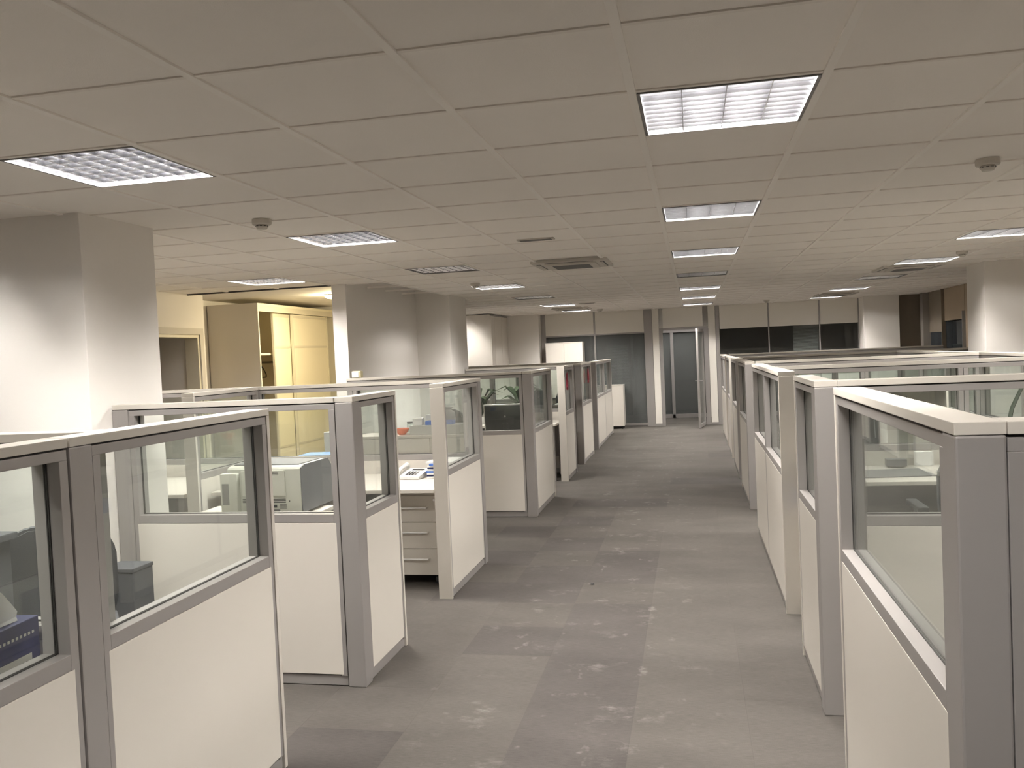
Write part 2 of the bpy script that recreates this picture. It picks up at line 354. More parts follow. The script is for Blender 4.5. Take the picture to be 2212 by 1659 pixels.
# venetian blinds behind the far windows
def blind(label, x0, x1, z0, z1, y):
    t = thing('venetian_blind', label, 'blind', ((x0 + x1) / 2, y, z0)); n = int((z1 - z0) / .025); w = (x1 - x0) / 2
    box('head_rail', ALU, t, -w, w, -.015, .015, z1 - z0 - .03, z1 - z0)
    b = MB().box(-w, w, -.010, .010, -.0008, .0008, rot=Matrix.Rotation(math.radians(24), 3, 'X')).mesh('slat', SLATM, False)
    for k in range(n - 1): obj('slat', b, None, t, (0, 0, .02 + k * .025))
blind('silver venetian blind behind the middle of the three dark far windows', 2.05, 2.54, 1.05, 1.985, 18.72)
blind('silver venetian blind behind the wide frosted pane left of the far door', -1.85, -1.35, .7, 1.75, 18.80)
# ------------------------------------------------------------------ right far wardrobe wall
wr = struct('window_1', MB().box(XR + .02, XR + .10, 14.95, 18.5, .9, 1.0).box(XR + .12, XR + .16, 14.9, YF, .9, 2.6), DARK)
for (a, b, z0, m) in ((14.95, 15.65, 1.0, TAN), (15.68, 16.86, 1.915, TAN), (16.90, 17.88, 1.72, BROWN)):
    obj('wall_panel', MB().box(XR + .01, XR + .05, a, b, z0, 2.6, .003), m, wr)
obj('window_post', MB().box(XR - .04, XR + .08, 16.865, 16.895, .9, 2.6, .003), BROWN, wr); obj('window_post', MB().box(XR - .04, XR + .1, 15.655, 15.675, .9, 2.05, .003), ALUD, wr)
obj('window_post', MB().box(XR - .10, XR + .1, 17.89, 18.1, 0, 2.6, .003), mat('taupe paint', (.26, .235, .21), .8, noise=(3, .02)), wr)
obj('glass_pane', MB().box(XR + .03, XR + .038, 15.68, 17.89, 1.0, 1.9), glassmat('night window glass', (.3, .34, .38), 1.0, haze=.5, hazecol=(.06, .07, .08)), wr)
struct('trim_1', MB().box(3.97, XR, 18.3, 18.4, 0, 2.5, .003), BROWN)
# ------------------------------------------------------------------ luminaires
def blade(x0, y0, x1, y1, top=.011, bot=.003, z0=.0, z1=.024):
    mb = MB(); d = Vector((x1 - x0, y1 - y0, 0)).normalized(); n = Vector((-d.y, d.x, 0)); a = Vector((x0, y0, 0)); b = Vector((x1, y1, 0))
    prof = [(-top / 2, z1), (-(top + bot) * .25, z0 + .011), (-bot / 2, z0), (bot / 2, z0), ((top + bot) * .25, z0 + .011), (top / 2, z1)]
    R = [[mb.bm.verts.new(p + n * o + Vector((0, 0, z))) for o, z in prof] for p in (a, b)]
    k = len(prof)
    for i in range(k): mb.bm.faces.new((R[0][i], R[0][(i + 1) % k], R[1][(i + 1) % k], R[1][i]))
    mb.bm.faces.new(R[0][::-1]); mb.bm.faces.new(R[1]); return mb
def make_lum(lit, nx, ny):
    t = thing('ceiling_light', '', 'ceiling light', (0, 0, CZ)); hx, hy = SX / 2 - .016, SY / 2 - .012; rf = REFL if lit else OFFREFL
    obj('housing', MB().box(-hx, hx, -hy, hy, .085, .09).box(-hx, -hx + .004, -hy, hy, .0, .085).box(hx - .004, hx, -hy, hy, 0, .085).box(-hx, hx, -hy, -hy + .004, 0, .085).box(-hx, hx, hy - .004, hy, 0, .085), rf, t)
    obj('rim', MB().box(-hx - .001, -hx + .010, -hy, hy, -.004, 0).box(hx - .010, hx + .001, -hy, hy, -.004, 0).box(-hx, hx, -hy, -hy + .008, -.004, 0).box(-hx, hx, hy - .008, hy, -.004, 0), ALUD if not lit else GREYP, t)
    w = 2 * (hx - .006); 
    bl = blade(-hx + .006, 0, hx - .006, 0).mesh('louvre_blade', LOUV); bt = blade(0, -hy + .006, 0, hy - .006, .012, .003).mesh('louvre_divider', LOUV)
    for k in range(1, ny): obj('louvre_blade', bl, None, t, (0, -hy + 2 * hy * k / ny, .001))
    for k in range(1, nx): obj('louvre_divider', bt, None, t, (-hx + 2 * hx * k / nx, 0, .0))
    tm = MB().tube([(0, -hy + .02, 0), (0, hy - .02, 0)], .013, 10).mesh('lamp_tube', TUBE if lit else TUBEOFF)
    for k in range(4): obj('lamp_tube', tm, None, t, (-hx + 2 * hx * (k + .5) / 4, 0, .062))
    return t
protoA = make_lum(True, 4, 10); protoB = make_lum(True, 8, 8); protoC = make_lum(False, 4, 10); protoD = make_lum(False, 8, 8)
used = set()
GRP = {0: 'louvred ceiling lights in the row above the aisle', -4: 'louvred ceiling lights in the row over the left cubicles', -7: 'louvred ceiling lights by the left wall', -8: 'louvred ceiling lights by the left wall', 4: 'louvred ceiling lights in the row over the right cubicles'}
ORD = ['nearest', 'second', 'third', 'fourth', 'fifth', 'sixth', 'seventh', 'eighth']
seq = {}
for i, j in sorted(FIX, key=lambda c: (c[0], c[1])):
    lit = (i, j) in LIT
    if j < 0: seq.setdefault(i, 0)
    wide = i == 0 or i == 4
    p = protoA if (lit and wide) else protoB if lit else protoC if wide else protoD
    if j >= 0: seq[i] = seq.get(i, 0) + 1
    n = seq.get(i, 0)
    where = {0: 'above the aisle', -4: 'over the left cubicles', -7: 'near the left wall', -8: 'by the white closet', 4: 'over the right cubicles'}[i]
    if j < 0: lab = f'lit louvred square ceiling light {where}, added unseen behind the viewpoint'  # unseen lamps added to light the near end of the room
    else: lab = f'{"lit" if lit else "switched off"} louvred square ceiling light, {ORD[n-1]} of the row {where}'
    if i == 4: n0 = {1: 'outside the frame, nearest', 5: 'outside the frame, second'}; lab = f'lit louvred square ceiling light over the right cubicles, {n0[j]}' if j in n0 else f'{"lit" if lit else "switched off"} louvred square ceiling light, {ORD[n-3]} visible of the row over the right cubicles'
    if i == -7: lab = {1: 'lit louvred ceiling light added outside the frame beside the big left column', 9: 'lit louvred ceiling light in front of the wardrobe alcove'}[j]  # the out-of-frame one is added to brighten the left column
    if i == -8: lab = 'lit louvred ceiling light added unseen behind the pilaster, in front of the white closet' if j > 9 else 'lit louvred ceiling light added unseen behind the big left column'  # both are unseen additions, brightening the closet front and the left side
    loc = (GX + (i + .5) * SX, GY + (j + .5) * SY, CZ)
    if id(p) in used: o = dup(p, loc, 0, lab, GRP[i])
    else: used.add(id(p)); o = p; o.location = loc; tag(o, lab, 'ceiling light', GRP[i])
    if lit: LIGHTS.append((o, {(-7, 1): .07, (-4, 1): .88, (4, 5): .8, (-8, 5): .8, (0, -3): .55, (-4, -3): .5, (-8, 23): .25, (4, 1): 1.1, (0, 1): .85}.get((i, j), 1)))
co = dup(protoA, (-.35, 19.7, 2.508), 0, 'lit louvred ceiling light in the lobby behind the open glass door', None); LIGHTS.append((co, .3))
if 'group' in co: del co['group']
for o, gain in LIGHTS:
    if 1:
        ld = bpy.data.lights.new('lamp_panel', 'AREA'); ld.shape = 'RECTANGLE'; ld.size = .54; ld.size_y = .54
        ld.color = LAMPCOL; ld.energy = PANEL_L * .54 * .54 * PI * gain
        lo = bpy.data.objects.new('lamp_panel', ld); COL.objects.link(lo); lo.parent = o; lo.location = (0, 0, .082)
for p in (protoA, protoB, protoC, protoD):
    if id(p) not in used:
        for c in list(p.children): bpy.data.objects.remove(c)
        bpy.data.objects.remove(p)
# ------------------------------------------------------------------ smoke detectors, vents, air conditioners
def detector():
    t = thing('smoke_detector', '', 'smoke detector', (0, 0, CZ))
    obj('base', MB().lathe([(0, .003), (.052, .003), (.054, -.004), (.054, -.022), (.050, -.028), (0, -.028)], seg=28), CAPM, t)
    obj('sensor_head', MB().lathe([(0, -.028), (.030, -.028), (.034, -.034), (.034, -.040), (.026, -.052), (0, -.054)], seg=24), CAPM, t)
    v = MB()
    for k in range(10):
        a = 2 * PI * k / 10; r = Matrix.Rotation(a, 3, 'Z')
        v.box(.030, .0352, -.006, .006, -.0385, -.0355, rot=r, about=(0, 0, 0))
    obj('sensor_slot', v, GASK, t); return t
dp = detector()
for k, (x, y, lab) in enumerate(((-2.36, 4.55, 'white round smoke detector right of the big left column, near the left row of lights'), (1.41, 4.54, 'white round smoke detector at upper right, nearest on the right side'),
        (2.665, 9.4, 'white smoke detector beside a lit panel over the right cubicles'), (-2.38, 9.57, 'small white smoke detector left of the aircon cassette, before the third left lit panel'),
        (1.43, 17.3, 'small far smoke detector above the dark far windows'), (-1.774, 17.35, 'small far smoke detector above the tall far cupboard'))):
    o = dp if k == 0 else dup(dp); o.location = (x, y, CZ); tag(o, lab, 'smoke detector', 'smoke detectors on the ceiling')
def cassette():
    t = thing('air_conditioner', '', 'air conditioner', (0, 0, CZ)); h = .345
    fr = MB(); fr.box(-h, h, -h, h, -.012, .02, .004)
    obj('fascia', fr, mat('aircon ivory plastic', (.60, .56, .50), .5, noise=(5, .01)), t)
    for a in range(4):
        r = Matrix.Rotation(a * PI / 2, 3, 'Z')
        obj('air_slot', MB().box(-.22, .22, .272, .310, -.0135, -.011, rot=r, about=(0, 0, 0)), GASK, t)
        obj('air_flap', MB().box(-.215, .215, .276, .300, -.019, -.015, rot=r, about=(0, 0, 0)), CAPM, t)
    obj('grille_frame', MB().box(-.235, .235, -.235, .235, -.026, -.012, .005), mat('aircon ivory plastic', (0, 0, 0)), t)
    g = MB().box(-.17, .17, -.17, .17, -.0275, -.0255)
    obj('intake', g, ALUD, t)
    b = MB().box(-.168, .168, -.003, .003, -.031, -.0275).mesh('grille_slat', GREYP, False)
    for k in range(16): obj('grille_slat', b, None, t, (0, -.158 + k * .021, 0))
    return t
ac = cassette()
for k, (x, y, lab) in enumerate(((-1.06, 8.08, 'square ceiling air conditioner cassette left of the aisle, nearest'), (2.54, 11.05, 'ceiling air conditioner cassette over the right cubicles beside the unlit light'),
        (-2.22, 16.45, 'far ceiling air conditioner cassette between two lit panels on the left'), (2.56, 16.5, 'far ceiling air conditioner cassette between two lit panels on the right'))):
    o = ac if k == 0 else dup(ac); o.location = (x, y, CZ - .006); tag(o, lab, 'air conditioner', 'ceiling air conditioner cassettes')
for k, (x, y, lab) in enumerate(((-1.08, 6.22, 'narrow slotted ceiling vent in front of the nearest air conditioner'), (-1.74, 14.92, 'narrow slotted ceiling vent far down the left side'))):
    t = thing('ceiling_vent', lab, 'vent', (x, y, CZ), 0, 'slotted ceiling vents')
    box('frame', CAPM, t, -.135, .135, -.045, .045, -.004, .006, bev=.002)
    box('backing', GREYP, t, -.115, .115, -.03, .03, -.006, -.004)
    for s in (-.018, 0, .018): box('slat', ALUD, t, -.113, .113, s - .003, s + .003, -.009, -.006)
# ------------------------------------------------------------------ partitions
PT, CT, TH = 1.482, .026, .0475
def partition(label, loc, rz, L, mods=1, start=None, end=None, group=None, solid=False, splits=None, zl=.866):
    t = thing('cubicle_partition', label, 'partition', loc, rz, group)
    zc = PT - CT; u0, u1 = 0, L
    e = .0015
    def endpiece(kind, a, b):
        if kind == 'post': box('corner_post', ALU, t, a, b, -TH, TH, 0, zc - .001, bev=.005)
        else: box('end_board', CAPM, t, a, b, -TH, TH, 0, zc - .001, bev=.002)
    if start: w = .095 if start == 'post' else .024; endpiece(start, 0, w - e); u0 = w
    if end: w = .095 if end == 'post' else .024; endpiece(end, L - w + e, L); u1 = L - w
    box('top_cap', CAPM, t, e, L - e, -TH - .001, TH + .001, zc, PT, bev=.002)
    sp = [u0] + ([u0 + (u1 - u0) * s for s in splits] if splits else [u0 + (u1 - u0) * k / mods for k in range(1, mods)]) + [u1]
    zr = 1.421
    box('top_rail', ALU, t, u0 + e, u1 - e, -TH + .004, TH - .004, zr, zc - .006, bev=.002)
    obj('shadow_gap', MB().box(u0 + e, u1 - e, -TH + .012, TH - .012, zc - .007, zc), GASK, t)
    box('base_rail', ALU, t, u0 + e, u1 - e, -TH + .010, TH - .010, 0.004, .055, bev=.002)
    for a, b in zip(sp, sp[1:]):
        a += e; b -= e; sw = .032
        for c, d in ((a, a + sw), (b - sw, b)):
            box('stile', ALU, t, c, d, -TH + .003, TH - .003, .055, zr, bev=.002)
        if solid:
            box('lower_panel', WHITE, t, a + sw + .001, b - sw - .001, -TH + .007, TH - .007, .058, zr - .002, bev=.002); continue
        box('mid_rail', ALU, t, a + sw, b - sw, -TH + .003, TH - .003, zl - .022, zl + .022, bev=.002)
        box('lower_panel', WHITE, t, a + sw - .012, b - sw + .012, -TH + .0025, TH - .0025, .062, zl - .023, bev=.002)
        g = box('glass_pane', GLASS, t, a + sw, b - sw, -.003, .003, zl + .022, zr)
        gk = MB()
        for s in (-1, 1):
            gk.box(a + sw, a + sw + .003, s * .0035 - .0018, s * .0035 + .0018, zl + .022, zr); gk.box(b - sw - .003, b - sw, s * .0035 - .0018, s * .0035 + .0018, zl + .022, zr)
            gk.box(a + sw, b - sw, s * .0035 - .0018, s * .0035 + .0018, zl + .022, zl + .025)
        obj('glazing_bead', gk, GASK, t)
    return t
GL, GR, GC, GD = 'aisle side partitions on the left', 'aisle side partitions on the right', 'cross partitions on the left', 'cross partitions on the right'
H90 = PI / 2
def wing(label, face, y0, y1, side, **k):
    x = face - TH if side == 'L' else face + TH
    return partition(label, (x, y0, 0), H90, y1 - y0, group=GL if side == 'L' else GR, **k)
wing('white and glass aisle partition at the extreme lower left, nearest the viewer', -1.700, -1.3, 2.085, 'L', mods=3)
wing('big white and glass aisle partition at lower left with dark chair behind', -1.700, 2.09, 3.25, 'L', start='post', end='board')
wing('narrow aisle partition with grey corner post beside the printer', -1.682, 4.088, 4.74, 'L', start='post', end='board')
wing('aisle partition with white front board right of the drawer pedestal', -1.670, 5.665, 6.735, 'L', start='board', end='post')
wing('aisle partition with grey post right of the dark monitor', -1.600, 8.585, 9.82, 'L', start='post', end='board')
wing('far left aisle partition with white front board and red ribbon', -1.610, 10.95, 11.84, 'L', start='board', end='post')
wing('far left aisle partition between the two red ribbons', -1.605, 12.60, 13.90, 'L', start='post', end='board')
wing('farthest left aisle partition of two bays before the low cabinet', -1.600, 14.54, 17.34, 'L', mods=2, start='post', end='board')
wing('tall looming aisle partition at lower right, nearest the viewer', .508, 1.872, 3.39, 'R', start='post', end='board')
wing('slim aisle partition with broad grey corner post, second on the right', .515, 3.965, 4.75, 'R', start='post', end='board')
wing('two bay white aisle partition with white front board, third on the right', .503, 5.45, 7.83, 'R', mods=2, start='board')
wing('fourth right aisle partition with grey post', .508, 8.91, 10.34, 'R', start='post', end='board')
wing('fifth right aisle partition, dark glass', .515, 10.98, 12.30, 'R', start='post', end='post')
wing('sixth right aisle partition, narrow and far', .515, 13.0, 14.1, 'R', start='board')
wing('farthest right aisle partition near the far door', .515, 14.6, 16.85, 'R', mods=2, start='board', end='post')
def cross(label, x0, x1, y, mods=1, g=None, **k):
    if x1 > x0: return partition(label, (x0, y, 0), 0, x1 - x0, mods=mods, group=g, **k)
    return partition(label, (x0, y, 0), PI, x0 - x1, mods=mods, group=g, **k)
cross('cross partition ending left at the frame edge behind the nearest left aisle panel', -1.80, -3.9, 2.33, 2, GC)
cross('cross partition in front of the printer, touching the big left column', -1.781, -3.05, 4.136, 1, GC, end='post')
cross('long cross partition in front of the cream wardrobe doors', -1.769, -4.95, 6.685, 3, GC, splits=(.30, .57))
partition('short depthwise partition with white end board left of the printer', (-3.6, 5.665, 0), H90, .968, start='board', group=GC)
cross('cross partition with the ivory box on its cap, in front of the monitor', -1.698, -3.585, 8.633, 2, GC)
cross('cross partition behind the plant, abutting the pilaster', -1.708, -3.125, 11.79, 1, GC)
cross('cross partition just behind the second red ribbon post', -1.703, -4.2, 12.65, 2, GC)
cross('farthest left cross partition in front of the tall cupboard', -1.698, -4.2, 14.59, 2, GC)
cross('nearest right cross partition running out of frame at right edge', .6035, 4.4, 1.919, 4, GD, start=None)
cross('second right cross partition seen above the nearest one', .6105, 4.4, 4.012, 3, GD)
cross('third right cross partition behind the papers and boxes', .603, 4.4, 6.68, 3, GD)
cross('fourth right cross partition ending at a depthwise one', .606, 2.65, 8.957, 2, GD)
partition('depthwise partition in the middle of the right cubicles, nearer bay', (2.70, 6.735, 0), H90, 5.56, mods=5, group=GD)
cross('fifth right cross partition below the far right column', .613, 4.4, 12.35, 3, GD)
cross('farthest right cross partition below the dark windows', .613, 4.4, 16.80, 3, GD)
# ------------------------------------------------------------------ furniture builders
def desk(label, x0, x1, y0, y1, group='white office desks', z=.74, inset=.05):
    t = thing('desk', label, 'desk', ((x0 + x1) / 2, (y0 + y1) / 2, 0), 0, group); w, d = (x1 - x0) / 2, (y1 - y0) / 2
    box('desk_top', WHITE, t, -w, w, -d, d, z - .026, z, bev=.003)
    for s in (-1, 1):
        for r in (-1, 1): box('leg', ALU, t, s * (w - inset) - .025, s * (w - inset) + .025, r * (d - .06) - .025, r * (d - .06) + .025, 0, z - .026, bev=.003)
    box('modesty_panel', ALUD, t, -w + .08, w - .08, d - .075, d - .06, .25, z - .03)
    return t
def pedestal(label, x, y, rz=0, group='drawer pedestals', w=.42, h=.585, d=.52):
    t = thing('drawer_pedestal', label, 'drawer unit', (x, y, 0), rz, group)
    box('body', WHITE, t, -w / 2, w / 2, .02, d, .075, .075 + h + .03, bev=.002)
    for sx in (-1, 1):
        for sy in (.07, d - .06): obj('castor', MB().tube([(sx * (w / 2 - .05) - .012, sy, .035), (sx * (w / 2 - .05) + .012, sy, .035)], .034, 14).box(sx * (w / 2 - .05) - .006, sx * (w / 2 - .05) + .006, sy - .006, sy + .006, .04, .075), BLACK, t)
    hh = h / 3
    for k in range(3):
        z0 = .078 + k * hh
        dr = box('drawer', WHITE, t, -w / 2, w / 2, 0, .019, z0, z0 + hh - .004, bev=.0015)
        zc = z0 + hh * (.62 if k < 2 else .55)
        obj('drawer_handle', MB().tube([(-.12, 0, zc), (-.12, -.028, zc), (.12, -.028, zc), (.12, 0, zc)], .0065, 8), SILVER, dr)
    obj('lock', MB().lathe([(0, 0), (.009, 0), (.009, .004), (0, .004)], seg=14), CHROME, t, (w / 2 - .035, -.002, .078 + 3 * hh - .035)).rotation_euler = (PI / 2, 0, 0)
    return t
def chair(label, x, y, rz, group='office chairs', arms=True):
    t = thing('office_chair', label, 'chair', (x, y, 0), rz, group)
    obj('seat', MB().box(-.24, .24, -.23, .24, .44, .52, .03), CHARC, t)
    bk = MB(); pr = [(-.19, .56), (-.23, .70), (-.23, .90), (-.19, .99), (-.10, 1.03), (.10, 1.03), (.19, .99), (.23, .90), (.23, .70), (.19, .56)]
    bk.prism(pr, 'y', .22, .285); bmesh.ops.bevel(bk.bm, geom=bk.bm.edges[:], offset=.012, segments=2, affect='EDGES')
    obj('backrest', bk, CHARC, t)
    obj('back_support', MB().tube([(0, .16, .45), (0, .29, .47), (0, .31, .75)], .018, 8), BLACK, t)
    obj('gas_column', MB().tube([(0, 0, .10), (0, 0, .44)], .026, 12), BLACK, t)
    for k in range(5):
        a = 2 * PI * k / 5 + .3; c, s = math.cos(a), math.sin(a)
        l = obj('leg', MB().tube([(0, 0, .105), (c * .29, s * .29, .075)], [.028, .016], 8), BLACK, t)
        obj('castor', MB().tube([(c * .29 - s * .022, s * .29 + c * .022, .03), (c * .29 + s * .022, s * .29 - c * .022, .03)], .0295, 12), BLACK, l)
    if arms:
        for s in (-1, 1): obj('armrest', MB().tube([(s * .25, .05, .47), (s * .29, .05, .62), (s * .29, -.08, .68), (s * .29, .18, .68)], .018, 8).box(s * .29 - .03, s * .29 + .03, -.10, .20, .675, .705, .01), BLACK, t)
    return t
def phone(label, x, y, rz, z=.74):
    t = thing('desk_telephone', label, 'telephone', (x, y, z), rz, 'desk telephones')
    b = MB().prism([(-.09, .004), (-.09, .022), (.095, .062), (.105, .004)], 'x', -.10, .10); obj('body', b, PAPER, t)
    rt = Matrix.Rotation(math.atan2(.04, .185), 3, 'X')
    def on(y): return .022 + (y + .09) * .04 / .185
    hs = MB().tube([(-.085, -.085, .04), (-.085, -.07, .062), (-.085, 0, .078), (-.085, .07, .092), (-.085, .09, .075)], [.018, .02, .015, .02, .018], 10)
    obj('handset', hs, PAPER, t)
    box('display', BLACK, t, -.03, .07, .045, .075, on(.06) - .001, on(.06) + .003, rot=rt)
    for r in range(4):
        for c in range(4):
            yy = -.055 + r * .022; xx = -.025 + c * .024
            box('key', BLACK if c < 3 else GREYP, t, xx - .008, xx + .008, yy - .007, yy + .007, on(yy) - .001, on(yy) + .004, rot=rt)
    obj('cord', MB().tube([(-.09, -.085, .03)] + [(-.12 - .02 * math.sin(k * .8), -.10 + .012 * math.cos(k * 1.7), .014 + .006 * math.sin(k * 2)) for k in range(10)] + [(-.16, -.05, .008)], .006, 6), BLACK, t)
    return t
def papers(label, x, y, z, n=6, w=.21, d=.29, h=.018, mats=None, group='stacked papers and folders'):
    random.seed(int(x * 100 + y * 10) & 0xffff)
    t = thing('paper_stack', label, 'papers', (x, y, z), 0, group); zz = .0005
    for k in range(n):
        r = Matrix.Rotation(random.uniform(-.12, .12), 3, 'Z'); ox, oy = random.uniform(-.012, .012), random.uniform(-.012, .012)
        m = (mats or [PAPER, NAVY, PAPER, BLUE])[k % len(mats or [1, 2, 3, 4])]
        box('folder' if m is not PAPER else 'sheaf', m, t, ox - w / 2, ox + w / 2, oy - d / 2, oy + d / 2, zz, zz + h - .001, bev=.0015, rot=r); zz += h
    return t
def carton(name, label, cat, x, y, z, w, d, h, m, rz=0, lid=None, group=None):
    t = thing(name, label, cat, (x, y, z), rz, group)
    box('body', m, t, -w / 2, w / 2, -d / 2, d / 2, 0, h * (.8 if lid else 1), bev=.002)
    if lid: box('lid', lid, t, -w / 2 - .003, w / 2 + .003, -d / 2 - .003, d / 2 + .003, h * .8, h, bev=.002)
    return t
def monitor(label, x, y, z, rz, w=.46, h=.30, tilt=-8, group='computer monitors', back=True):
    t = thing('monitor', label, 'monitor', (x, y, z), rz, group)
    R = Matrix.Rotation(math.radians(tilt), 3, 'X'); c = (0, 0, .11 + h / 2)
    box('bezel', SILVER, t, -w / 2, w / 2, -.008, .008, .11, .11 + h, bev=.004, rot=R, about=c)
    box('rear_shell', BLACK, t, -w / 2 + .012, w / 2 - .012, -.022, -.0085, .11, .098 + h, bev=.004, rot=R, about=c)
    box('screen', GREYP, t, -w / 2 + .015, w / 2 - .015, .0082, .0095, .125, .095 + h, rot=R, about=c)
    obj('logo_disc', MB().tube([(.0, -.0225, .11 + h * .55), (0, -.0245, .11 + h * .55)], .010, 16), ALU, t)
    obj('stand', MB().box(-.03, .03, -.035, -.023, .01, .2, .003), BLACK, t); obj('foot', MB().box(-.11, .11, -.09, .09, 0, .012, .005), BLACK, t)
    return t
def cupboard(name, label, x0, x1, y0, y1, h, doors=2, group='white cupboards', feet=.05, handles=False):
    t = thing(name, label, 'cupboard', ((x0 + x1) / 2, y0, 0), 0, group); w = (x1 - x0) / 2; d = y1 - y0
    box('body', WHITE, t, -w, w, .02, d, feet, h - .025, bev=.002); box('top_panel', CAPM, t, -w - .004, w + .004, -.002, d, h - .025, h, bev=.002)
    for k in range(doors):
        a = -w + 2 * w * k / doors; dd = box('door', WHITE, t, a + .0015, a + 2 * w / doors - .0015, 0, .019, feet + .003, h - .028, bev=.0015)
        if handles: obj('door_handle', MB().tube([(a + .06, 0, h * .5), (a + .06, -.02, h * .5), (a + .06, -.02, h * .5 + .12), (a + .06, 0, h * .5 + .12)], .005, 8), CHROME, dd)
    for s in (-1, 1):
        for q in (.05, d - .05): obj('foot', MB().tube([(s * (w - .05), q, 0), (s * (w - .05), q, feet)], .02, 10), BLACK, t)
    return t
# ------------------------------------------------------------------ left cubicles
# cubicle behind the nearest partition
desk('white desk behind the nearest left aisle partition, under the blue box', -3.0, -1.81, .6, 2.27)
bb = thing('archive_box', 'blue archive box with white label, seen through the lower left pane', 'box', (-2.07, 2.02, .74), math.radians(4))
box('body', BLUE if False else NAVY, bb, -.13, .13, -.22, .20, 0, .20, bev=.003); box('spine_label', PAPERG, bb, .1305, .132, -.01, .16, .035, .10, bev=0)
mk = MB()
for k in range(9): mk.box(.1322, .1326, .005 + k * .016, .012 + k * .016, .055, .082)
obj('label_print', mk, GREYP, bb)
mk = MB()
for k in range(22): mk.box(.1305, .1311, -.19 + k * .017, -.181 + k * .017, .155, .163)
obj('printed_line', mk, PAPERG, bb)
bag = thing('paper_bag', 'crumpled white paper bag lying on the blue archive box', 'bag', (-2.07, 2.0, .942), 0)
bm_ = MB(); prof = [(-.25, 0), (.165, .0), (.17, .02), (.12, .09), (.05, .15), (-.08, .20), (-.2, .21), (-.26, .12)]
bm_.prism(prof, 'x', -.10, .10); bmesh.ops.subdivide_edges(bm_.bm, edges=bm_.bm.edges[:], cuts=3, use_grid_fill=True)
for v in bm_.bm.verts:
    if v.co.z > .004: v.co += Vector((math.sin(v.co.y * 31 + v.co.z * 17), 0, math.sin(v.co.x * 40 + v.co.y * 23))) * .006
obj('bag_body', bm_, PAPER, bag)
# chair cubicle
chair('dark high backed office chair seen through the big lower left pane', -2.81, 3.34, math.radians(219), arms=False)
cb = thing('chair_block', 'dark grey block standing in for the chair seat and armrest in the lower left cubicle', 'box', (-2.79, 3.78, 0), 0)  # plain made-up block in place of the chair's seat and armrest
box('body', CHARC, cb, -.09, .09, -.08, .08, 0, .68, bev=.004); box('lid', CHARC, cb, -.093, .093, -.083, .083, .68, .70, bev=.004)
dk = thing('side_table', 'dark topped cabinet with papers at the left frame edge', 'cabinet', (-2.85, 2.72, 0), 0)
box('top', CHARC, dk, -.30, .22, -.28, .2, 1.02, 1.05, bev=.004); box('body', CHARC, dk, -.28, .20, -.26, .18, 0.04, 1.02, bev=.003); box('plinth', BLACK, dk, -.26, .18, -.24, .16, 0, .04)
papers('loose sheets lying on the dark cabinet at left edge', -2.88, 2.66, 1.05, 2, h=.003, mats=[PAPER])
# printer cubicle
pt = thing('printer_table', 'low white table carrying the printer', 'table', (-2.74, 4.93, 0), 0)
box('table_top', WHITE, pt, -.38, .45, -.25, .27, .715, .74, bev=.003)
for sx in (-.35, .40):
    for sy in (-.22, .24): box('leg', ALU, pt, sx - .02, sx + .02, sy - .02, sy + .02, 0, .715, bev=.002)
pr = thing('laser_printer', 'beige and dark grey laser printer seen through the left pane', 'printer', (-2.60, 4.86, .742), math.radians(-1))
sw, sh, sd = .245, .30, .44
pb = MB().prism([(0, .012), (0, sh - .02), (.012, sh - .008), (.05, sh), (sd - .06, sh), (sd, sh - .06), (sd, .012)], 'x', -sw, sw - .002)
obj('body', pb, PRBODY, pr)
sp = MB().prism([(.004, .014), (.004, sh - .012), (.05, sh + .002), (sd - .06, sh + .002), (sd + .002, sh - .06), (sd + .002, .014)], 'x', sw - .0015, sw + .006)
obj('side_panel', sp, PRDARK, pr)
box('lid', PRDARK, pr, -sw + .02, sw - .03, .05, sd - .08, sh, sh + .006, bev=.002)
box('rear_cover', PRBODY, pr, -.15, .145, -.012, 0, .115, .275, bev=.006)
vt = MB()
for k in range(3): vt.box(-.10, .105, -.0128, -.0122, .245 + k * .009, .249 + k * .009); vt.box(-.15, .14, -.0015, 0, .075 + k * .010, .079 + k * .010)
for k in range(4): vt.box(.10, .145, -.0015, 0, .040 + k * .008, .043 + k * .008)
obj('vent_slot', vt, GASK, pr)
obj('power_socket', MB().tube([(.0, -.02, .055), (0, 0, .055)], .02, 14), BLACK, pr); box('port', BLACK, pr, .055, .08, -.003, 0, .045, .062)
box('tray_recess', GREYP, pr, -.12, .10, -.004, 0, .012, .034, bev=.002); obj('screw_hole', MB().tube([(.165, -.0015, .085), (.165, 0, .085)], .004, 10), BLACK, pr)
hd = box('side_bulge', PRBODY, pr, -sw - .03, -.16, -.045, .0, .012, .262, bev=.01)
obj('grip', MB().box(-sw - .015, -sw + .03, -.0475, -.0455, .07, .20, .001), GREYP, pr)
for s in (-1, 1):
    for q in (.05, sd - .05): box('foot', BLACK, pr, s * .18 - .015, s * .18 + .015, q - .015, q + .015, 0, .012)
obj('cable', MB().tube([(0, -.02, .055), (.01, -.045, .04), (.05, -.05, .012), (.14, -.045, .008), (.25, -.03, .008)], .005, 6), BLACK, pr)
desk('white desk with the telephone, behind the drawer pedestal', -3.52, -1.80, 5.77, 6.62, inset=.62)
pedestal('white three drawer pedestal with bar handles under the telephone desk', -2.05, 6.0)
phone('white desk telephone left of the paper stack', -2.15, 6.36, math.radians(-10))
papers('stack of papers and navy folders half hidden by the white end board', -1.915, 6.46, .74, 9, .21, .29, .014)
desk('white desk seen left of the printer through the glass', -4.85, -3.68, 5.68, 6.62)
chair('dark office chair behind the left cubicle desk', -4.3, 5.1, PI, arms=True)
